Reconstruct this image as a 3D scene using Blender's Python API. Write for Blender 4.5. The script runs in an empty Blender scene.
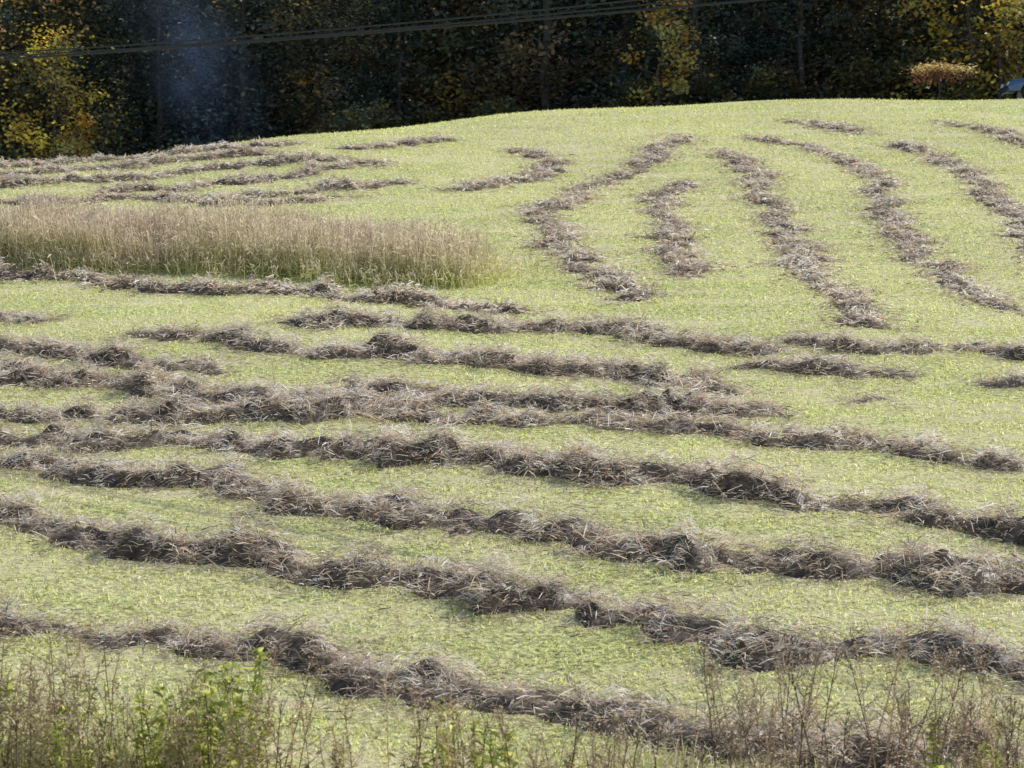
import bpy, bmesh, math, numpy as np
from mathutils import Vector
rng=np.random.default_rng(7)
scene=bpy.context.scene
COL=scene.collection
F=2217.0
P=math.atan(84/F)
scene.view_settings.view_transform='Standard'
scene.view_settings.look='None'
scene.view_settings.exposure=0

# ------------------------------------------------------------ terrain
def field(x,y):
    up=-7.2+0.15*y+0.001*np.maximum(0,y-45)**2
    H=6.15+2.5*np.tanh((x+6)/13)-0.003*np.clip(x-14,0,40)**2-0.035*np.clip(-x-8,0,60)
    dn=H+0.5-0.04*(np.minimum(y,125)-80)
    k=1.2
    h=np.maximum(k-np.abs(up-dn),0)/k
    z=np.minimum(up,dn)-h*h*k*0.25
    bank=-1.6-0.27*np.maximum(0,y-1.5)
    z=np.maximum(z,bank)
    z=z+0.06*np.sin(x*0.5+y*0.23)+0.05*np.sin(x*0.21-y*0.41+1.3)
    return z
def terrain(x,y):
    x=np.asarray(x,float); y=np.asarray(y,float)
    z=field(x,y)
    hill=0.42*np.clip(y-114,0,70)
    return z+hill

_ng={}
def vnoise(x,y,scale,seed):
    if seed not in _ng:
        _ng[seed]=np.random.default_rng(seed).random((64,64))
    g=_ng[seed]
    u=np.asarray(x)/scale; v=np.asarray(y)/scale
    i=np.floor(u).astype(int); j=np.floor(v).astype(int)
    fu=u-i; fv=v-j
    fu=fu*fu*(3-2*fu); fv=fv*fv*(3-2*fv)
    i0=i%64; i1=(i+1)%64; j0=j%64; j1=(j+1)%64
    return (g[i0,j0]*(1-fu)+g[i1,j0]*fu)*(1-fv)+(g[i0,j1]*(1-fu)+g[i1,j1]*fu)*fv

# ------------------------------------------------------------ mesh helper
class MB:
    def __init__(s):
        s.v=[];s.f=[];s.c=[];s.m=[];s.n=0
    def add(s,verts,quads,cols,mat=0):
        verts=np.asarray(verts,float).reshape(-1,3); quads=np.asarray(quads,int).reshape(-1,4)
        cols=np.asarray(cols,float)
        if cols.ndim==1: cols=np.tile(cols,(len(verts),1))
        s.v.append(verts); s.f.append(quads+s.n); s.c.append(cols); s.m.append(np.full(len(quads),mat)); s.n+=len(verts)
    def mesh(s,name,mats,smooth_mats=()):
        v=np.concatenate(s.v); f=np.concatenate(s.f); c=np.concatenate(s.c); mi=np.concatenate(s.m)
        me=bpy.data.meshes.new(name)
        me.vertices.add(len(v)); me.vertices.foreach_set('co',v.astype(np.float32).ravel())
        me.loops.add(f.size); me.loops.foreach_set('vertex_index',f.astype(np.int32).ravel())
        me.polygons.add(len(f)); me.polygons.foreach_set('loop_start',(np.arange(len(f))*4).astype(np.int32))
        for m in mats: me.materials.append(m)
        me.polygons.foreach_set('material_index',mi.astype(np.int32))
        me.update(calc_edges=True)
        me.polygons.foreach_set('use_smooth',np.isin(mi,list(smooth_mats)))
        a=me.color_attributes.new('Col','FLOAT_COLOR','POINT')
        cc=np.concatenate([np.clip(c,0,.9),np.ones((len(c),1))],1)
        a.data.foreach_set('color',cc.astype(np.float32).ravel())
        me.update()
        return me
    def obj(s,name,mats,**k):
        o=bpy.data.objects.new(name,s.mesh(name,mats,**k)); COL.objects.link(o); return o

def unit(a): return a/np.maximum(np.linalg.norm(a,axis=1,keepdims=True),1e-9)
def blades(mb,base,dr,length,width,bend,col,tipw=0.25,mat=0,tipcol=None):
    N=len(base)
    rnd=rng.normal(size=(N,3))
    side=unit(np.cross(dr,rnd))
    L=length[:,None]; W=width[:,None]*0.5
    mid=base+dr*L*0.55; tip=base+dr*L; tip[:,2]-=bend*length; mid[:,2]-=bend*length*0.15
    V=np.stack([base-side*W*.8,base+side*W*.8,mid-side*W,mid+side*W,tip-side*W*tipw,tip+side*W*tipw],1)
    i=(np.arange(N)*6)[:,None]
    Q=np.concatenate([i+np.array([0,1,3,2]),i+np.array([2,3,5,4])],1)
    if tipcol is None: C=np.repeat(col,6,axis=0)
    else: C=np.stack([col,col,(col+tipcol)/2,(col+tipcol)/2,tipcol,tipcol],1).reshape(-1,3)
    mb.add(V,Q,C,mat)
def leaves(mb,pos,size,col,mat=0,flat=0.5,aspect=0.6):
    N=len(pos)
    n=rng.normal(size=(N,3)); n[:,2]+=flat*2*np.sign(n[:,2]+1e-6); n=unit(n)
    a=unit(np.cross(n,rng.normal(size=(N,3)))); b=np.cross(n,a)
    s=size[:,None]*0.5
    V=np.stack([pos-a*s,pos+b*s*aspect,pos+a*s,pos-b*s*aspect],1)
    Q=(np.arange(N)*4)[:,None]+np.arange(4)
    mb.add(V,Q,np.repeat(col,4,axis=0),mat)
def tube(mb,pts,rad,col,n=6,mat=0):
    pts=np.asarray(pts,float); K=len(pts)
    V=[]
    for k in range(K):
        d=pts[min(k+1,K-1)]-pts[max(k-1,0)]; d=d/ (np.linalg.norm(d)+1e-9)
        up=np.array([1,0,0]) if abs(d[2])>.8 else np.array([0,0,1.])
        a=np.cross(d,up); a/=np.linalg.norm(a); b=np.cross(d,a)
        for j in range(n):
            t=2*math.pi*j/n
            V.append(pts[k]+(a*math.cos(t)+b*math.sin(t))*rad[k])
    Q=[(k*n+j,k*n+(j+1)%n,(k+1)*n+(j+1)%n,(k+1)*n+j) for k in range(K-1) for j in range(n)]
    mb.add(V,Q,np.array(col,float),mat)

# ------------------------------------------------------------ materials
def foliage_mat(name,transl=0.4,rough=0.7,rand=0.0,gain=1.0,spec=0.2,tcol=(1,1,1)):
    m=bpy.data.materials.new(name); m.use_nodes=True; nt=m.node_tree; L=nt.links
    b=nt.nodes['Principled BSDF']; out=nt.nodes['Material Output']
    at=nt.nodes.new('ShaderNodeVertexColor'); at.layer_name='Col'
    hsv=nt.nodes.new('ShaderNodeHueSaturation'); L.new(at.outputs['Color'],hsv.inputs['Color'])
    if rand:
        oi=nt.nodes.new('ShaderNodeObjectInfo')
        mr=nt.nodes.new('ShaderNodeMapRange'); mr.inputs['To Min'].default_value=gain*(1-rand); mr.inputs['To Max'].default_value=gain*(1+rand)
        L.new(oi.outputs['Random'],mr.inputs['Value']); L.new(mr.outputs[0],hsv.inputs['Value'])
    else: hsv.inputs['Value'].default_value=gain
    L.new(hsv.outputs[0],b.inputs['Base Color'])
    b.inputs['Roughness'].default_value=rough
    b.inputs['Specular IOR Level'].default_value=spec
    if transl>0:
        t=nt.nodes.new('ShaderNodeBsdfTranslucent')
        mu=nt.nodes.new('ShaderNodeMix'); mu.data_type='RGBA'; mu.blend_type='MULTIPLY'; mu.inputs[0].default_value=1
        L.new(hsv.outputs[0],mu.inputs[6]); mu.inputs[7].default_value=(*tcol,1)
        L.new(mu.outputs[2],t.inputs['Color'])
        mx=nt.nodes.new('ShaderNodeMixShader'); mx.inputs[0].default_value=transl
        L.new(b.outputs[0],mx.inputs[1]); L.new(t.outputs[0],mx.inputs[2]); L.new(mx.outputs[0],out.inputs['Surface'])
    return m
def simple_mat(name,col,rough=0.6,metal=0.0,var=0.15,scale=8,coat=0):
    m=bpy.data.materials.new(name); m.use_nodes=True; nt=m.node_tree; L=nt.links
    b=nt.nodes['Principled BSDF']
    tc=nt.nodes.new('ShaderNodeTexCoord'); n=nt.nodes.new('ShaderNodeTexNoise'); n.inputs['Scale'].default_value=scale; n.inputs['Detail'].default_value=5
    L.new(tc.outputs['Object'],n.inputs['Vector'])
    r=nt.nodes.new('ShaderNodeValToRGB')
    r.color_ramp.elements[0].position=.3; r.color_ramp.elements[1].position=.7
    r.color_ramp.elements[0].color=(*[c*(1-var) for c in col],1); r.color_ramp.elements[1].color=(*[min(1,c*(1+var)) for c in col],1)
    L.new(n.outputs['Fac'],r.inputs[0]); L.new(r.outputs[0],b.inputs['Base Color'])
    b.inputs['Roughness'].default_value=rough; b.inputs['Metallic'].default_value=metal; b.inputs['Coat Weight'].default_value=coat
    return m
M_hay=foliage_mat('dry_hay',0.46,0.45,spec=0.45,tcol=(1,.93,.85))
M_grass=foliage_mat('cut_grass_blades',0.52,0.42,spec=0.5,tcol=(1,1,.78))
M_tall=foliage_mat('tall_grass_stalks',0.5,0.5,spec=0.35)
M_leaf=foliage_mat('tree_leaves',0.45,0.5,rand=0.45,spec=.4)
M_weed=foliage_mat('weed_leaves',0.5,0.5,spec=.3)
M_bark=simple_mat('tree_bark',(0.07,0.06,0.055),0.9,var=.4,scale=3)

def ground_mat():
    m=bpy.data.materials.new('mown_field_soil'); m.use_nodes=True; nt=m.node_tree; L=nt.links
    b=nt.nodes['Principled BSDF']; tc=nt.nodes.new('ShaderNodeTexCoord')
    def noise(s,d=6,r=.6,stretch=None):
        n=nt.nodes.new('ShaderNodeTexNoise'); n.inputs['Scale'].default_value=s; n.inputs['Detail'].default_value=d; n.inputs['Roughness'].default_value=r
        if stretch:
            mp=nt.nodes.new('ShaderNodeMapping'); mp.inputs['Scale'].default_value=stretch; L.new(tc.outputs['Object'],mp.inputs[0]); L.new(mp.outputs[0],n.inputs['Vector'])
        else: L.new(tc.outputs['Object'],n.inputs['Vector'])
        return n
    def ramp(n,a,c0,e,c1):
        r=nt.nodes.new('ShaderNodeValToRGB'); r.color_ramp.elements[0].position=a; r.color_ramp.elements[1].position=e
        r.color_ramp.elements[0].color=(*c0,1); r.color_ramp.elements[1].color=(*c1,1); L.new(n.outputs['Fac'],r.inputs[0]); return r
    r1=ramp(noise(12,8,.8),.41,(.16,.18,.07),.59,(.80,.81,.35))
    r2=ramp(noise(1.0,7,.7,(.35,1,1)),.43,(0,0,0),.66,(.8,.8,.8))
    mx=nt.nodes.new('ShaderNodeMix'); mx.data_type='RGBA'; L.new(r2.outputs[0],mx.inputs[0]); L.new(r1.outputs[0],mx.inputs[6]); mx.inputs[7].default_value=(.68,.58,.39,1)
    sep=nt.nodes.new('ShaderNodeSeparateXYZ'); L.new(tc.outputs['Object'],sep.inputs[0])
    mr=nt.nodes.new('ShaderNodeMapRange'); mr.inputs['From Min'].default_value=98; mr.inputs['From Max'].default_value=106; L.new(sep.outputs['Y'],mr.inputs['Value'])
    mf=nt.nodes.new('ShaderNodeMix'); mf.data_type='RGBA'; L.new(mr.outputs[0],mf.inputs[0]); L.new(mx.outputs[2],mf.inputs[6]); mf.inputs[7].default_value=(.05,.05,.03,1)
    L.new(mf.outputs[2],b.inputs['Base Color']); b.inputs['Roughness'].default_value=.9; b.inputs['Specular IOR Level'].default_value=.1
    bp=nt.nodes.new('ShaderNodeBump'); bp.inputs['Strength'].default_value=.8; bp.inputs['Distance'].default_value=.05
    L.new(noise(16,8,.8).outputs['Fac'],bp.inputs['Height']); L.new(bp.outputs[0],b.inputs['Normal'])
    return m
M_ground=ground_mat()

# ------------------------------------------------------------ ground
xs=np.unique(np.concatenate([np.linspace(-400,-40,19),np.linspace(-40,40,161),np.linspace(40,400,19)]))
ys=np.unique(np.concatenate([np.linspace(-150,0,11),np.linspace(0,130,261),np.linspace(130,600,48)]))
X,Y=np.meshgrid(xs,ys); Z=terrain(X,Y)
nx=len(xs); ny=len(ys)
ii,jj=np.meshgrid(np.arange(nx-1),np.arange(ny-1))
q=np.stack([jj*nx+ii,jj*nx+ii+1,(jj+1)*nx+ii+1,(jj+1)*nx+ii],-1).reshape(-1,4)
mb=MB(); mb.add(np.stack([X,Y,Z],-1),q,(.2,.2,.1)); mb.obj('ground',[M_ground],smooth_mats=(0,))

# ------------------------------------------------------------ hay windrows (plan coordinates in metres)
S='''R1 e -5.6,24.0 -4.2,23.5 -2.5,23.2 -1.9,22.9 -0.8,22.4 0.3,21.7 1.3,21.1 2.7,20.4 4.4,19.8
R2 e -6.6,28.5 -5.2,27.7 -3.4,27.0 -2.0,26.3 -0.6,25.5 0.5,24.9 1.6,24.4 2.7,23.8 3.9,23.1 5.2,22.4
R3 e -7.5,32.4 -5.4,31.3 -3.6,30.4 -2.3,29.5 -0.9,28.7 0.6,27.7 2.2,26.8 3.4,26.3 4.8,25.9 5.9,25.5
R4 e -7.9,34.1 -6.0,34.0 -4.0,33.5 -2.1,32.7 -0.5,31.9 1.0,31.1 2.6,30.3 3.9,29.7 5.1,29.3 6.6,28.5
R5 e -7.7,35.9 -5.8,35.8 -3.4,35.7 -1.5,35.4 0.1,35.0 2.0,34.4 3.8,33.7 5.5,33.1 7.1,32.3
R6 s -7.2,38.5 -5.8,37.6 -3.9,36.8 -2.5,36.6 -1.0,36.5 0.8,36.3 2.1,36.2 3.4,36.2 4.7,35.9
R6b n -3.3,38.2 -1.9,37.9 -0.5,38.0
R7 s -9.7,42.1 -8.0,40.9 -6.4,40.0 -4.8,39.4
R7b s -8.9,38.7 -7.6,38.2
R8 n -7.7,43.3 -4.9,41.6 -3.0,40.8 -1.5,40.7 0,40.2 1.6,39.9 2.4,39.2 3.4,38.5 3.6,37.6
R9 n -5.0,44.2 -3.2,44.1 -0.6,43.9 1.0,44.2 2.5,43.5 4.0,42.2 5.5,42.1
R10 s -11.9,51.5 -9.3,50.3 -6.9,49.3 -4.7,48.9 -2.0,47.7 .6,46.0
R11 n 4.0,40.8 5.7,39.8 7.3,39.0
R11b n 5.4,37.3 6.5,37.3
R11c t 7.9,38.0 8.8,38.1
R12 t 5.2,43.3 6.9,41.7 8.4,41.5 9.5,41.1
R13 s -10.6,45.9 -9.2,45.4
C1 n 2.7,47.1 2.0,51.2 1.3,55.6 0.9,59.9 1.2,63.4 2.7,68.2 4.2,72.2 5.2,75.9 5.9,78.7
C2 n 5.1,69.4 4.5,65.0 4.1,59.1 4.1,53.9 4.0,50.4
C3 n 6.6,75.5 7.7,70.6 7.5,65.6 7.3,60.9 7.2,56.8 7.1,51.7 7.0,47.8 7.3,45.0 7.6,43.6
C4 n 7.8,78.5 10.0,77.3 11.1,73.3 11.0,66.2 10.4,61.0 10.3,56.1 10.3,50.9 10.5,47.7 10.8,45.6
C5 t 13.5,78.0 14.3,72.8 14.3,67.2 14.0,62.5 13.4,57.2
C6 n 10.0,83.3 11.6,81.3 13.0,79.2
C6b t 15.6,82.3 17.5,79.7 18.0,76.6
C7 n -0.4,75.8 0.6,74.5 1.1,71.7 0.1,69.0 -1.3,67.4 -2.4,66.4
U1 s -15.3,66.6 -12.7,68.5 -10.0,71.0 -7.5,72.3 -5.3,73.1
U2 n -12.6,66.2 -10.4,67.4 -8.1,68.8 -6.4,70.2 -3.6,72.2
U3 s -15.8,68.7 -13.2,71.4 -10.4,73.9 -7.4,74.6
U4 n -9.2,65.5 -6.4,66.7 -5.2,67.8 -2.8,68.1
U5 n -6.1,75.2 -3.9,76.5 -1.8,78.5
U6 s -13.6,64.3 -10.5,65.2 -7.0,64.9 -4.5,66.0
U7 s -16.8,71.0 -13.6,74.0 -10.6,76.2 -7.0,77.0'''
clumps=np.array([(-2.6,23.3),(-.6,25.4),(2.3,26.8),(-3.4,27.0),(3.1,30.2),(1.2,31.0),(-3.6,44.1),(4.3,42.2),(2.8,38.8),(2.0,39.6),(8.4,38.1),(-6.1,50.1),(-2.4,47.7),(4.9,25.7),(-1.7,32.9),(-.8,32.2),(-2.4,40.6),(-8.1,38.2),(-5.8,37.6),(2.2,36.2),(3.2,36.2),(4.2,35.9),(1.0,39.9),(-0.9,28.7),(-7.5,72.4),(-8.1,69),(-5.3,67.7)])
pal=np.array([(.90,.77,.63),(.80,.65,.52),(.50,.39,.29),(.90,.83,.72),(.72,.55,.46),(.24,.18,.14),(.44,.41,.20),(.90,.88,.82)])
palp=np.array([.23,.19,.15,.14,.12,.09,.05,.08])
def spline(p):
    p=np.array(p,float); out=[]
    q=np.vstack([2*p[0]-p[1],p,2*p[-1]-p[-2]])
    for i in range(1,len(q)-2):
        t=np.linspace(0,1,24,endpoint=False)[:,None]
        a,b,c,d=q[i-1],q[i],q[i+1],q[i+2]
        out.append(.5*((2*b)+(-a+c)*t+(2*a-5*b+4*c-d)*t*t+(-a+3*b-3*c+d)*t**3))
    out.append(p[-1:]); return np.vstack(out)
def smooth_rand(n,step,L,r):
    k=max(3,int(L/step)+2); kn=r.random(k); return np.interp(np.linspace(0,k-1,n),np.arange(k),kn)
NEAR=('R1','R2','R3','R4','R5','R6','R8')
def windrow(spec,idx):
    tok=spec.split(); name,ext=tok[0],tok[1]
    p=[tuple(map(float,a.split(','))) for a in tok[2:]]
    if ext in 'se':
        a=np.array(p[0]);b=np.array(p[1]); p=[tuple(a+(a-b)/np.linalg.norm(a-b)*8)]+p
    if ext in 'te':
        a=np.array(p[-1]);b=np.array(p[-2]); p=p+[tuple(a+(a-b)/np.linalg.norm(a-b)*6)]
    C=spline(p); seg=np.linalg.norm(np.diff(C,axis=0),axis=1); s=np.concatenate([[0],np.cumsum(seg)]); Lt=s[-1]
    r=np.random.default_rng(100+idx)
    far=C[:,1].mean()>47
    colrow=name[0]=='C'
    n=int(Lt/0.07); ss=np.linspace(0,Lt,n)
    cx=np.interp(ss,s,C[:,0]); cy=np.interp(ss,s,C[:,1])
    off=(smooth_rand(n,1.5,Lt,r)-.5)*.65+(smooth_rand(n,.45,Lt,r)-.5)*.55
    tx=np.gradient(cx); ty=np.gradient(cy); tl=np.hypot(tx,ty); nxn=-ty/tl; nyn=tx/tl
    cx=cx+nxn*off; cy=cy+nyn*off
    base=smooth_rand(n,1.4,Lt,r); fine=smooth_rand(n,.4,Lt,r)
    if name in NEAR: I=.40+.45*base+.50*fine**2
    elif colrow: I=.22+.45*base+.40*fine**2
    elif name[0]=='U': I=.28+.5*base+.5*fine**2
    else: I=.26+.6*base+.5*fine**2*(.3+base)
    for _ in range(int(Lt*(.6 if not far else .4))):
        c0=r.random()*Lt; I=I+r.uniform(.2,.55)*np.exp(-((ss-c0)/r.uniform(.2,.5))**2)*(.6 if colrow else 1)
    for _ in range(int(Lt*.22)):
        c0=r.random()*Lt; I=I*(1-r.uniform(.3,.75)*np.exp(-((ss-c0)/r.uniform(.12,.35))**2))
    d2=((cx[:,None]-clumps[:,0])**2+(cy[:,None]-clumps[:,1])**2)
    I=I+.6*np.exp(-d2/.4).sum(1)
    endf=np.clip(np.minimum(ss,Lt-ss)/1.0,0.05,1); I=1.35*np.tanh(I/1.35)*endf
    if name=='R1': I=I*(1-.55*np.exp(-((cx+4.2)/1.0)**2))
    Wd=(1.0+.55*smooth_rand(n,.5,Lt,r))*(.70+.46*np.clip(I,0,1.4))
    if colrow: Wd*=1.15
    H=(.35 if not colrow else .24)*I
    if name=='R1': H*=.85
    if name[0]=='U': H*=.75
    mb=MB()
    m=15; tt=np.linspace(-1,1,m)
    prof=np.clip(np.cos(tt*math.pi/2),0,1)
    def lump(x,y): return np.clip(.12+1.15*vnoise(x,y,.42,41)+.8*(vnoise(x,y,.17,42)-.42),.05,1.5)
    shr=.74
    px=cx[:,None]+nxn[:,None]*tt*Wd[:,None]*.5*shr; py=cy[:,None]+nyn[:,None]*tt*Wd[:,None]*.5*shr
    pz=terrain(px,py)+H[:,None]*prof**.9*lump(px,py)*.66-0.045+.03*np.clip(H[:,None]/.08,0,1)*prof
    i,j=np.meshgrid(np.arange(m-1),np.arange(n-1))
    Q=np.stack([j*m+i,j*m+i+1,(j+1)*m+i+1,(j+1)*m+i],-1).reshape(-1,4)
    cc=np.array([.18,.14,.10])*(.3+1.3*r.random((n*m,1)))  # core coloured dark to paint in the shade beneath the strands
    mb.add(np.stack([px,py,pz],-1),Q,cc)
    # straw strands
    dens=(1450 if not far else 760)
    w=(I+.10); N=int(dens*np.clip(w,0,1.6).sum()*.07*1.15)
    cdf=np.cumsum(w); cdf/=cdf[-1]
    k=np.searchsorted(cdf,r.random(N)); k=np.clip(k,0,n-1)
    t=np.clip(r.normal(0,.52,N),-2,2)
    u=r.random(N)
    bx=cx[k]+nxn[k]*t*Wd[k]*.5+r.normal(0,.06,N); by=cy[k]+nyn[k]*t*Wd[k]*.5+r.normal(0,.06,N)
    keep=r.random(N)<np.clip(2.5*vnoise(bx,by,.17,45)*vnoise(bx,by,.45,46)+.24-.15*np.abs(t),.05,1)
    bx,by,k,t,u=bx[keep],by[keep],k[keep],t[keep],u[keep]; N=len(k)
    hp=H[k]*np.clip(np.cos(np.clip(t,-1.4,1.4)*math.pi/2.8),0,1)**1.4*lump(bx,by)
    bz=terrain(bx,by)+hp*(.42+.70*u)+.012
    az=2*math.pi*(vnoise(bx,by,.30,43)*1.6)+r.normal(0,.85,N)
    el=np.radians(r.normal(5,18,N)+(r.random(N)<.12)*r.uniform(10,55,N))
    el=np.where(hp<.04,np.abs(el)*.4,el)
    dr=np.stack([np.cos(az)*np.cos(el),np.sin(az)*np.cos(el),np.sin(el)],1)
    ln=(.06+.19*r.random(N)**1.4)*(.8+.3*np.clip(I[k],0,1.4))
    bx=bx-dr[:,0]*ln*.5; by=by-dr[:,1]*ln*.5
    wd=(.0045+.009*r.random(N)**2)*(1.0 if not far else 2.0)*(1.15 if C[:,1].mean()>31 else 1)
    ci=r.choice(len(pal),N,p=palp/palp.sum())
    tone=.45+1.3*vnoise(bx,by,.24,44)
    cl=pal[ci]*(.75+.5*r.random((N,1)))*tone[:,None]*(.42+.80*u)[:,None]  # painted shading: strands higher in the pile get a brighter colour
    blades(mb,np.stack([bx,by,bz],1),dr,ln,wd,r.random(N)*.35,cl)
    N2=int(Lt*(220 if not far else 110)); k=r.integers(0,n,N2); t=r.normal(0,1.2,N2)
    bx=cx[k]+nxn[k]*t*.6; by=cy[k]+nyn[k]*t*.6; az=r.random(N2)*2*math.pi; el=r.normal(.1,.15,N2)
    dr=np.stack([np.cos(az)*np.cos(el),np.sin(az)*np.cos(el),np.sin(el)],1)
    blades(mb,np.stack([bx,by,terrain(bx,by)+.04],1),dr,.07+.16*r.random(N2),.004+.007*r.random(N2)*(1 if not far else 2),r.random(N2)*.2,pal[r.choice(len(pal),N2)]*(.4+.5*r.random((N2,1))))
    mb.obj('hay_windrow',[M_hay])
for i,l in enumerate(S.split('\n')): windrow(l,i)

# ------------------------------------------------------------ mown grass
PATCH=np.array([(-22,53.3),(-12.1,52.3),(-8.4,51.8),(-4.9,51.1),(-2.5,50.5),(-.9,50.0),(-.4,51.5),(-.6,53.2),(-2.1,54.6),(-6,56.2),(-13.5,56.8),(-22,57.5)])
def inside(x,y,poly):
    c=np.zeros(len(x),bool); j=len(poly)-1
    for i in range(len(poly)):
        xi,yi=poly[i];xj,yj=poly[j]
        c^=((yi>y)!=(yj>y))&(x<(xj-xi)*(y-yi)/(yj-yi+1e-12)+xi); j=i
    return c
N=500000
yy=18+ (90-18)*rng.random(N)**1.35
xx=(rng.random(N)-.5)*2*(yy*.27+1.5)
clump=vnoise(xx+.3*yy,yy,.13,9)*.6+vnoise(xx*.5,yy-.2*xx,.35,10)*.5
kp=rng.random(N)<np.clip(clump*2.4-.45,.08,1); xx=xx[kp];yy=yy[kp];clump=clump[kp];N=len(xx)
zz=terrain(xx,yy)
az=rng.random(N)*2*math.pi; el=np.radians(rng.uniform(15,80,N))
dr=np.stack([np.cos(az)*np.cos(el),np.sin(az)*np.cos(el),np.sin(el)],1)
g1=np.array([.50,.56,.17]);g2=np.array([.82,.85,.33]);g3=np.array([.90,.82,.58])
pn=vnoise(xx*.5,yy,1.6,1)[:,None]*.6+vnoise(xx,yy,.5,2)[:,None]*.4
cl=g1*(1-pn)+g2*pn
nearf=np.clip((42-yy)/20,0,1)
dry=(rng.random(N)<(.07+.38*vnoise(xx*.4,yy,1.5,5)+.14*nearf))[:,None]
cl=np.where(dry,g3,cl)*(.6+.8*rng.random((N,1)))*(.8+.4*vnoise(xx*.3,yy,1.1,6))[:,None]
mb=MB()
sc=1+np.clip((yy-25)/60,0,1)
blades(mb,np.stack([xx,yy,zz-.005],1),dr,(.02+.035*rng.random(N))*(.5+1.0*clump)*(.85+.35*sc),(.006+.007*rng.random(N))*sc*1.25,rng.random(N)*.3,cl,tipw=.3)
mb.obj('mown_grass',[M_grass])

# ------------------------------------------------------------ uncut tall grass stand
N=34000
x=rng.uniform(-22,1.2,N*3); y=rng.uniform(48,61.5,N*3)
jx=rng.normal(0,1,N*3)*(.2+.7*(rng.random(N*3)<.25)); jy=rng.normal(0,1,N*3)*(.2+.5*(rng.random(N*3)<.3))
ok=inside(x+jx,y+jy+.8*(vnoise(x,y,1.3,51)-.5),PATCH); x=x[ok][:N]; y=y[ok][:N]; N=len(x)
z=terrain(x,y)
hh=(.42+.65*vnoise(x,y,.9,21)+.5*rng.random(N)**1.7)
core=inside(x,y,PATCH); hh*=np.where(core,1,.55)
edge=np.clip((x+3.2)/2.8,0,1); hh*=1-.12*edge
mb=MB()
az=rng.normal(2.6,1.5,N); el=np.radians(rng.normal(77,11,N))
dr=np.stack([np.cos(az)*np.cos(el),np.sin(az)*np.cos(el),np.sin(el)],1)
tan=np.array([.80,.68,.49]);pink=np.array([.70,.56,.45]);grn=np.array([.58,.62,.18])
pn=vnoise(x,y,1.7,22)[:,None]
top=(tan*pn+pink*(1-pn))*(.5+.7*rng.random((N,1)))
gmix=np.clip(.5+.5*vnoise(x,y,2.5,23)+.4*edge,0,1)[:,None]
bot=(grn*gmix+tan*.8*(1-gmix))*(.75+.5*rng.random((N,1)))
blades(mb,np.stack([x,y,z],1),dr,hh,np.full(N,.012),rng.random(N)*.12,bot,tipw=.6,tipcol=top)
for q_ in range(3):
    f=rng.random(N)*.8
    bpos=np.stack([x,y,z],1)+dr*(hh*f)[:,None]
    az=rng.random(N)*2*math.pi; el=np.radians(rng.uniform(-10,70,N))
    d2=np.stack([np.cos(az)*np.cos(el),np.sin(az)*np.cos(el),np.sin(el)],1)
    blades(mb,bpos,d2,.15+.25*rng.random(N),.010+.012*rng.random(N),.2+.6*rng.random(N),bot*(1-f[:,None])+top*f[:,None],tipw=.15)
tp=np.stack([x,y,z],1)+dr*(hh*.95)[:,None]
d2=unit(dr+rng.normal(0,.6,(N,3)))
blades(mb,tp-d2*.05,d2,.06+.10*rng.random(N),.012+.012*rng.random(N),rng.random(N)*.5,top*1.1,tipw=.3)
mb.obj('tall_grass_patch',[M_tall])

# ------------------------------------------------------------ roadside weeds
def weeds(name,specs,seed,palette,leafpal,branch,leafn,leafsz,fluff,mats=None):
    r=np.random.default_rng(seed); mb=MB()
    for (x,y,h) in specs:
        z=float(terrain(x,y)); lean=r.normal(0,.15,2)
        K=6; ts=np.linspace(0,1,K); wob=np.cumsum(r.normal(0,.014,(K,2)),0)
        pts=np.stack([x+lean[0]*ts*h+wob[:,0],y+lean[1]*ts*h+wob[:,1],z+ts*h],1)
        c=palette[r.integers(len(palette))]*(.7+.6*r.random())
        tube(mb,pts,np.linspace(.0065,.003,K),c,4)
        ends=[pts[-1]]
        for b in range(int(branch*(.6+.8*r.random()))):
            t=r.uniform(.35,.97); i=int(t*(K-1)); f=t*(K-1)-i
            p0=pts[i]*(1-f)+pts[min(i+1,K-1)]*f
            a=r.random()*6.28; L=h*r.uniform(.08,.3)*(1.15-t*.6); e=math.radians(r.uniform(25,65))
            p1=p0+np.array([math.cos(a)*math.cos(e),math.sin(a)*math.cos(e),math.sin(e)])*L
            pm=(p0+p1)/2+r.normal(0,.01,3)
            tube(mb,[p0,pm,p1],[.004,.003,.002],c,3); ends.append(p1)
            for _ in range(r.integers(0,3)):
                q0=pm; q1=q0+r.normal(0,.05,3)+np.array([0,0,.06]); tube(mb,[q0,q1],[.0025,.0015],c,3); ends.append(q1)
        n=int(leafn*(.5+r.random()))
        if n:
            t=r.uniform(.1,.98,n)*(K-1); i=np.minimum(t.astype(int),K-2); f=(t-i)[:,None]
            p0=pts[i]*(1-f)+pts[i+1]*f
            a=r.random(n)*6.28; e=np.radians(r.uniform(-20,50,n))
            d=np.stack([np.cos(a)*np.cos(e),np.sin(a)*np.cos(e),np.sin(e)],1)
            cl=leafpal[r.integers(0,len(leafpal),n)]*(.6+.8*r.random((n,1)))
            blades(mb,p0,d,leafsz*(.5+.8*r.random(n)),leafsz*.28*(.6+.8*r.random(n)),r.random(n)*.6,cl,tipw=.1)
        if fluff:
            for e_ in ends:
                k=r.integers(*fluff)
                if k<=0: continue
                pp=e_+r.normal(0,.018,(k,3)); leaves(mb,pp,.012+.018*r.random(k),palette[r.integers(0,len(palette),k)]*(.9+.9*r.random((k,1))))
    return mb.obj(name,[M_weed])
drypal=np.array([(.36,.27,.20),(.50,.39,.28),(.62,.50,.36),(.22,.16,.12)])
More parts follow.
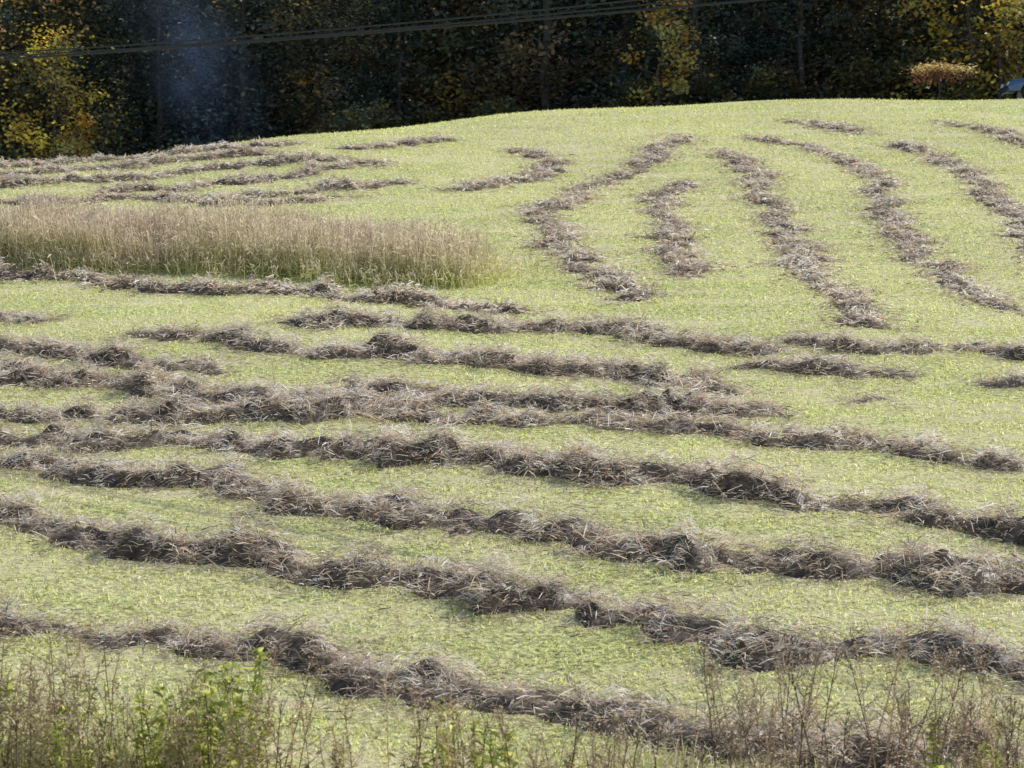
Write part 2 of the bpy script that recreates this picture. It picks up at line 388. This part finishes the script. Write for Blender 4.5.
grnpal=np.array([(.40,.46,.11),(.54,.57,.14),(.74,.74,.20),(.26,.32,.09)])
mixpal=np.array([(.46,.42,.17),(.40,.40,.14),(.60,.50,.28),(.44,.33,.20)])
r=np.random.default_rng(5)
def line(n,x0,x1,y0,y1,h0,h1): return [(r.uniform(x0,x1),r.uniform(y0,y1),r.uniform(h0,h1)) for _ in range(n)]
weeds('dry_goldenrod_weeds',line(150,-6.5,-1.9,17.8,19.5,.7,1.4)+line(18,-4.6,-3.6,18,19.4,1.1,1.55)+line(40,-1.7,.9,17.8,19.0,.65,1.3),11,drypal,mixpal,8,26,.075,(4,14))
weeds('green_leafy_weeds',line(46,-6.0,-3.2,17.8,19.3,.6,1.15)+line(34,-3.1,-2.2,18.2,19.3,.85,1.4)+line(12,-.6,0.2,17.9,18.8,.6,1.05)+line(6,3.3,4.1,17.7,18.8,.55,.85),12,grnpal*.8,grnpal,6,66,.10,(0,3))
weeds('dry_twiggy_weeds',line(66,1.7,4.3,17.8,19.4,.75,1.5)+line(24,4.2,7.5,17.6,19.0,.5,1.15)+line(18,.2,1.7,17.8,18.8,.5,1.0),13,drypal,drypal,13,10,.06,(3,11))
N=58000
x=rng.uniform(-8,8,N); y=rng.uniform(14.5,19.7,N)+.35*np.sin(x*1.3)
z=terrain(x,y); h=(.2+.4*rng.random(N))*(.35+1.0*vnoise(x,y,.8,31))*np.where(x<-2.6,1.8,.95)
az=rng.random(N)*6.28; el=np.radians(rng.normal(65,17,N)); dr=np.stack([np.cos(az)*np.cos(el),np.sin(az)*np.cos(el),np.sin(el)],1)
k=rng.random((N,1)); cl=np.where(k<.5,np.array([.48,.54,.15]),np.array([.82,.73,.50]))*(.5+.7*rng.random((N,1)))
mb=MB(); blades(mb,np.stack([x,y,z],1),dr,h,.005+.005*rng.random(N),.1+.45*rng.random(N),cl,tipw=.15); mb.obj('verge_grass',[M_weed])

# ------------------------------------------------------------ forest
def tree_mesh(name,seed,h,R,base,ncl,nlf,lsz,pal_,sig=.75,conifer=False):
    r=np.random.default_rng(seed); mb=MB()
    K=9; ts=np.linspace(0,1,K); wob=np.cumsum(r.normal(0,.12,(K,2)),0)*(0.3 if conifer else 1)
    tp=np.stack([wob[:,0],wob[:,1],-.4+ts*(h*.93+.4)],1)
    tube(mb,tp,h*.012*(1-ts*.88)+.02,(.05,.045,.04),8,0)
    def trunk(z): return np.array([np.interp(z,tp[:,2],tp[:,0]),np.interp(z,tp[:,2],tp[:,1]),z])
    P=[];Cc=[];Sz=[]
    for c in range(ncl):
        t=(c+r.random())/ncl; zc=base+(h-base)*t
        prof=(1-t)**.8+.05 if conifer else max(.12,math.sin(math.pi*(.2+.76*t)))**.7
        rad=R*prof*(r.random()**.45)*r.uniform(.75,1.2); a=r.random()*6.28
        ce=np.array([math.cos(a)*rad,math.sin(a)*rad,zc-(0.25*rad if conifer else 0)])
        z0=max(.8,zc-(.1 if conifer else .55)*rad); b0=trunk(min(z0,h*.9)); ce[:2]+=b0[:2]
        if c%(1 if ncl<60 else 2)==0:
            mid=(b0+ce)/2+np.array([0,0,-.12*rad]); tube(mb,[b0,mid,ce],[.012*h*(1-t*.7)*.4,.03,.012],(.05,.045,.04),4,0)
        n=int(nlf*r.uniform(.6,1.4)); s=sig*r.uniform(.6,1.25)
        pp=ce+r.normal(0,1,(n,3))*np.array([s,s,s*(.4 if conifer else .62)])
        if conifer: pp[:,2]-=np.hypot(pp[:,0]-b0[0],pp[:,1]-b0[1])*.12
        col=pal_[r.integers(len(pal_))]*r.uniform(.4,1.6)
        P.append(pp);Cc.append(col*(.6+.8*r.random((n,1))));Sz.append(lsz*(.6+.8*r.random(n)))
    leaves(mb,np.concatenate(P),np.concatenate(Sz),np.concatenate(Cc),1,flat=.4,aspect=.65)
    return mb.mesh(name,[M_bark,M_leaf])
dk=np.array([(.085,.12,.105),(.11,.145,.12),(.145,.16,.125),(.09,.115,.11)])  # dark greens, lifted towards blue to paint in distance haze
ol=np.array([(.18,.20,.115),(.30,.25,.10),(.14,.16,.10),(.46,.31,.09)])
yl=np.array([(.88,.60,.09),(.75,.50,.10),(.34,.28,.09),(.88,.50,.08)])
og=np.array([(.90,.50,.09),(.90,.58,.14),(.90,.70,.26),(.76,.40,.08)])
br=np.array([(.26,.18,.10),(.42,.26,.11),(.17,.13,.09)])
T=[tree_mesh('t0',1,17,3.6,1.0,95,95,.24,dk),tree_mesh('t1',2,15,3.2,.9,85,95,.24,ol),tree_mesh('t2',3,19,3.8,1.2,100,95,.25,dk),
   tree_mesh('t3',4,14,3.0,1.0,80,95,.24,np.vstack([ol,br])),tree_mesh('t4',5,18,3.0,1.0,110,75,.22,dk*.7,.6,True),tree_mesh('t5',6,16,2.7,.8,100,75,.22,dk*.6,.55,True),
   tree_mesh('t6',7,16,3.4,1.5,75,95,.24,np.vstack([dk,br]))]
TY=tree_mesh('ty',8,9.5,2.8,1.0,50,85,.22,np.vstack([yl,ol[:2]])); TO=tree_mesh('to',9,6.2,1.4,1.6,18,70,.22,og,.42); TS=tree_mesh('ts',10,3.2,1.7,.3,30,90,.2,ol*.8,.5)
fr=bpy.data.objects.new('forest_trees',None); COL.objects.link(fr)
r=np.random.default_rng(77)
def put(me,x,y,s,parent=fr,name='tree',sx=1.0):
    o=bpy.data.objects.new(name,me); COL.objects.link(o); o.location=(x,y,float(terrain(x,y))); o.rotation_euler=(0,0,r.random()*6.28); o.scale=(s*sx,s*sx,s)
    if parent: o.parent=parent
    return o
for row,(y0,n) in enumerate([(108,26),(112,24),(117,22),(124,20),(133,20)]):
    w=48+row*3
    for k in range(n):
        x=-w+2*w*(k+.5)/n+r.normal(0,.9); y=y0+r.normal(0,1.2)
        put(T[r.integers(len(T))],x,y,r.uniform(.8,1.15),sx=r.uniform(.95,1.2))
for k in range(60):
    put(TS,r.uniform(-50,52),r.uniform(103.5,108),r.uniform(.5,1.1),name='undergrowth_shrub')
def solo(me,x,y,s,name): 
    o=put(me,x,y,s,None,name); return o
solo(TY,-21.0,103.6,.95,'yellow_maple_tree')
solo(TO,-20.3,101.6,.8,'orange_maple_tree')
solo(TO,6.6,101.6,1.0,'orange_maple_tree')
solo(TY,20.8,103.5,1.15,'yellow_maple_tree')
solo(TO,22.4,101.8,1.15,'orange_maple_tree')

mb=MB(); rr=np.random.default_rng(3)
tube(mb,[(0,0,-.2),(.05,0,.6),(0,.05,1.3)],[.05,.04,.025],(.08,.06,.05),6,0)
P_=[];C_=[];
for k in range(18):
    a=rr.random()*6.28; q=math.sqrt(rr.random()); c=np.array([math.cos(a)*1.6*q,math.sin(a)*1.0*q,1.65+rr.normal(0,.07)-.2*q])
    tube(mb,[(0,.05,1.0+.3*rr.random()),(c*[.5,.5,1]-[0,0,.15]),c],[.02,.014,.006],(.08,.06,.05),4,0)
    n=60; P_.append(c+rr.normal(0,1,(n,3))*[.3,.3,.08]); C_.append(np.array([(.62,.46,.16),(.50,.34,.12),(.66,.54,.25)])[rr.integers(3)]*(.5+.6*rr.random((n,1))))
for k in range(9):
    a=rr.random()*6.28; c=np.array([math.cos(a)*.9,math.sin(a)*.6,1.0+rr.random()*.4]); n=50
    P_.append(c+rr.normal(0,1,(n,3))*[.28,.28,.14]); C_.append(np.array([.30,.11,.08])*(.6+.6*rr.random((n,1))))
P_=np.concatenate(P_);C_=np.concatenate(C_); leaves(mb,P_,.1+.08*rr.random(len(P_)),C_,1,flat=.8)
o=bpy.data.objects.new('maple_sapling',mb.mesh('maple_sapling',[M_bark,M_leaf])); COL.objects.link(o); o.location=(18.2,95,float(terrain(18.2,95)))

# ------------------------------------------------------------ parked car
def car(x,y,rot):
    e=bpy.data.objects.new('parked_car',None); COL.objects.link(e)
    paint=simple_mat('blue_car_paint',(.05,.10,.22),.25,.3,.03,2,1.0); glass=simple_mat('car_glass',(.02,.025,.03),.05,0,.0,1); rub=simple_mat('tyre_rubber',(.02,.02,.02),.85); rim=simple_mat('wheel_rim',(.5,.5,.52),.3,.9)
    lamp=simple_mat('head_lamp_lens',(.8,.8,.8),.15)
    def loft(name,prof,w0,w1,mat,bev=.05):
        bm=bmesh.new(); zmin=min(p[1] for p in prof); zmax=max(p[1] for p in prof)
        def wd(z): return w0+(w1-w0)*(z-zmin)/(zmax-zmin)
        A=[bm.verts.new((px,-wd(pz),pz)) for px,pz in prof]; B=[bm.verts.new((px,wd(pz),pz)) for px,pz in prof]
        bm.faces.new(A[::-1]); bm.faces.new(B); n=len(prof)
        for i in range(n): bm.faces.new((A[i],A[(i+1)%n],B[(i+1)%n],B[i]))
        bmesh.ops.recalc_face_normals(bm,faces=bm.faces)
        me=bpy.data.meshes.new(name); bm.to_mesh(me); bm.free(); me.materials.append(mat)
        o=bpy.data.objects.new(name,me); COL.objects.link(o); o.parent=e
        md=o.modifiers.new('b','BEVEL'); md.width=bev; md.segments=3; md.limit_method='ANGLE'
        for p in me.polygons: p.use_smooth=True
        return o
    arch=lambda cx:[(cx+.36*math.cos(t),.36+.36*math.sin(t)*.95) for t in np.linspace(math.pi,0,9)]
    body=[(-2.2,.35)]+arch(-1.35)+arch(1.35)+[(2.2,.35),(2.25,.62),(2.1,.85),(1.1,.98),(-1.9,1.0),(-2.2,.85)]
    loft('body',body,.86,.82,paint)
    loft('glasshouse',[(-1.75,.97),(1.05,.96),(.35,1.42),(-1.3,1.44)],.79,.64,glass,.04)
    loft('roof',[(-1.32,1.425),(.36,1.41),(.28,1.47),(-1.2,1.49)],.66,.6,paint,.02)
    for a,b in (((1.05,.95),(.37,1.43)),((-.3,.97),(-.3,1.43)),((-1.75,.97),(-1.32,1.44))):
        for sd in(-1,1):
            m2=MB(); tube(m2,[(a[0],sd*.8,a[1]),(b[0],sd*.655,b[1])],[.035,.03],(1,1,1),6); p=bpy.data.objects.new('window_pillar',m2.mesh('p',[paint])); COL.objects.link(p); p.parent=e
    for wx in(-1.35,1.35):
        for sd in(-1,1):
            m2=MB(); pts=[(wx,sd*.66,.32),(wx,sd*.68,.32),(wx,sd*.86,.32),(wx,sd*.88,.32)]; tube(m2,pts,[.2,.32,.32,.24],(1,1,1),24)
            p=bpy.data.objects.new('wheel',m2.mesh('w',[rub],smooth_mats=(0,))); COL.objects.link(p); p.parent=e
            m2=MB(); tube(m2,[(wx,sd*.84,.32),(wx,sd*.875,.32),(wx,sd*.878,.32)],[.21,.21,.02],(1,1,1),16)
            p=bpy.data.objects.new('hubcap',m2.mesh('h',[rim])); COL.objects.link(p); p.parent=e
    for sd in(-1,1):
        loft('headlamp',[(2.19,.64),(2.262,.64),(2.2,.78),(2.12,.78)],.12,.1,lamp,.01).location=(0,sd*.6,0)
    e.location=(x,y,float(terrain(x,y))); e.rotation_euler=(0,0,rot)
car(22.9,93.5,math.pi)

# ------------------------------------------------------------ power line
M_wire=simple_mat('cable_black',(.02,.02,.022),.5); M_pole=simple_mat('weathered_pole_wood',(.16,.13,.10),.9,var=.3,scale=6); M_ins=simple_mat('porcelain',(.35,.35,.34),.3)
A=np.array([-26.4,51.6]);B=np.array([16.6,26.0])
d=(B-A)/np.linalg.norm(B-A); nrm=np.array([-d[1],d[0]])
for Pp in(A,B):
    e=bpy.data.objects.new('utility_pole',None); COL.objects.link(e)
    z0=float(terrain(*Pp)); m2=MB(); zt=np.linspace(z0-.5,5.7,8); tube(m2,[(Pp[0],Pp[1],z) for z in zt],np.linspace(.16,.11,8),(1,1,1),14)
    o=bpy.data.objects.new('pole_shaft',m2.mesh('s',[M_pole],smooth_mats=(0,))); COL.objects.link(o); o.parent=e
    m2=MB(); a=Pp-nrm*1.1;b=Pp+nrm*1.1; tube(m2,[(*a,5.3),(*b,5.3)],[.07,.07],(1,1,1),4); o=bpy.data.objects.new('crossarm',m2.mesh('c',[M_pole])); COL.objects.link(o); o.parent=e
    for k in(-1,-.3,.4,1):
        q=Pp+nrm*k; m2=MB(); tube(m2,[(*q,5.35),(*q,5.42),(*q,5.5),(*q,5.52)],[.03,.05,.04,.01],(1,1,1),10); o=bpy.data.objects.new('insulator',m2.mesh('i',[M_ins])); COL.objects.link(o); o.parent=e
def wire(z,o_,sag,rad):
    t=np.linspace(0,1,80); p=A[None]*(1-t[:,None])+B[None]*t[:,None]+nrm*o_
    zz=z-sag*4*t*(1-t); m2=MB(); tube(m2,np.stack([p[:,0],p[:,1],zz],1),np.full(80,rad),(1,1,1),6)
    m2.obj('power_cable',[M_wire],smooth_mats=(0,))
wire(5.5,.4,.95,.014); wire(5.5,-.3,.98,.014); wire(4.9,.12,.42,.02)

# ------------------------------------------------------------ thin drifting smoke
m=bpy.data.materials.new('blue_smoke'); m.use_nodes=True; nt=m.node_tree; nt.nodes.clear(); L=nt.links
out=nt.nodes.new('ShaderNodeOutputMaterial'); vs=nt.nodes.new('ShaderNodeVolumeScatter'); vs.inputs['Color'].default_value=(.35,.55,1,1); vs.inputs['Anisotropy'].default_value=.3
tc=nt.nodes.new('ShaderNodeTexCoord'); no=nt.nodes.new('ShaderNodeTexNoise'); no.inputs['Scale'].default_value=1.6; no.inputs['Detail'].default_value=3
gr=nt.nodes.new('ShaderNodeTexGradient'); gr.gradient_type='SPHERICAL'; L.new(tc.outputs['Object'],gr.inputs[0]); L.new(tc.outputs['Object'],no.inputs['Vector'])
mr=nt.nodes.new('ShaderNodeMapRange'); mr.inputs['From Min'].default_value=.38; mr.inputs['From Max'].default_value=.75; mr.inputs['To Max'].default_value=.11; L.new(no.outputs['Fac'],mr.inputs['Value'])
mm=nt.nodes.new('ShaderNodeMath'); mm.operation='MULTIPLY'; L.new(mr.outputs[0],mm.inputs[0]); L.new(gr.outputs['Fac'],mm.inputs[1])
L.new(mm.outputs[0],vs.inputs['Density']); L.new(vs.outputs[0],out.inputs['Volume'])
bm=bmesh.new(); bmesh.ops.create_icosphere(bm,subdivisions=3,radius=1.0); me=bpy.data.meshes.new('smoke'); bm.to_mesh(me); bm.free(); me.materials.append(m)
o=bpy.data.objects.new('smoke_wisp',me); COL.objects.link(o); o.location=(-13.4,95,9.8); o.scale=(2.6,2.2,5.6); o.rotation_euler=(0,math.radians(-28),0)

# ------------------------------------------------------------ light, sky, camera
az=math.radians(52); el=math.radians(41)
dvec=Vector((math.sin(az)*math.cos(el),math.cos(az)*math.cos(el),math.sin(el)))
sl=bpy.data.lights.new('sun','SUN'); sl.energy=5; sl.angle=math.radians(.5); sl.color=(1,.96,.89)
so=bpy.data.objects.new('sun',sl); COL.objects.link(so); so.rotation_euler=dvec.to_track_quat('Z','Y').to_euler(); so.location=(20,20,40)
w=bpy.data.worlds.new('World'); scene.world=w; w.use_nodes=True; nt=w.node_tree
sk=nt.nodes.new('ShaderNodeTexSky'); sk.sky_type='NISHITA'; sk.sun_disc=False; sk.sun_elevation=el; sk.sun_rotation=az
bg=nt.nodes['Background']; nt.links.new(sk.outputs[0],bg.inputs['Color']); bg.inputs['Strength'].default_value=.15
cd=bpy.data.cameras.new('camera'); cam=bpy.data.objects.new('camera',cd); COL.objects.link(cam)
cd.lens=36*F/1024; cd.clip_end=2000; cam.rotation_euler=(math.pi/2-P,0,0); scene.camera=cam
cd.dof.use_dof=True; cd.dof.focus_distance=36; cd.dof.aperture_fstop=3.4
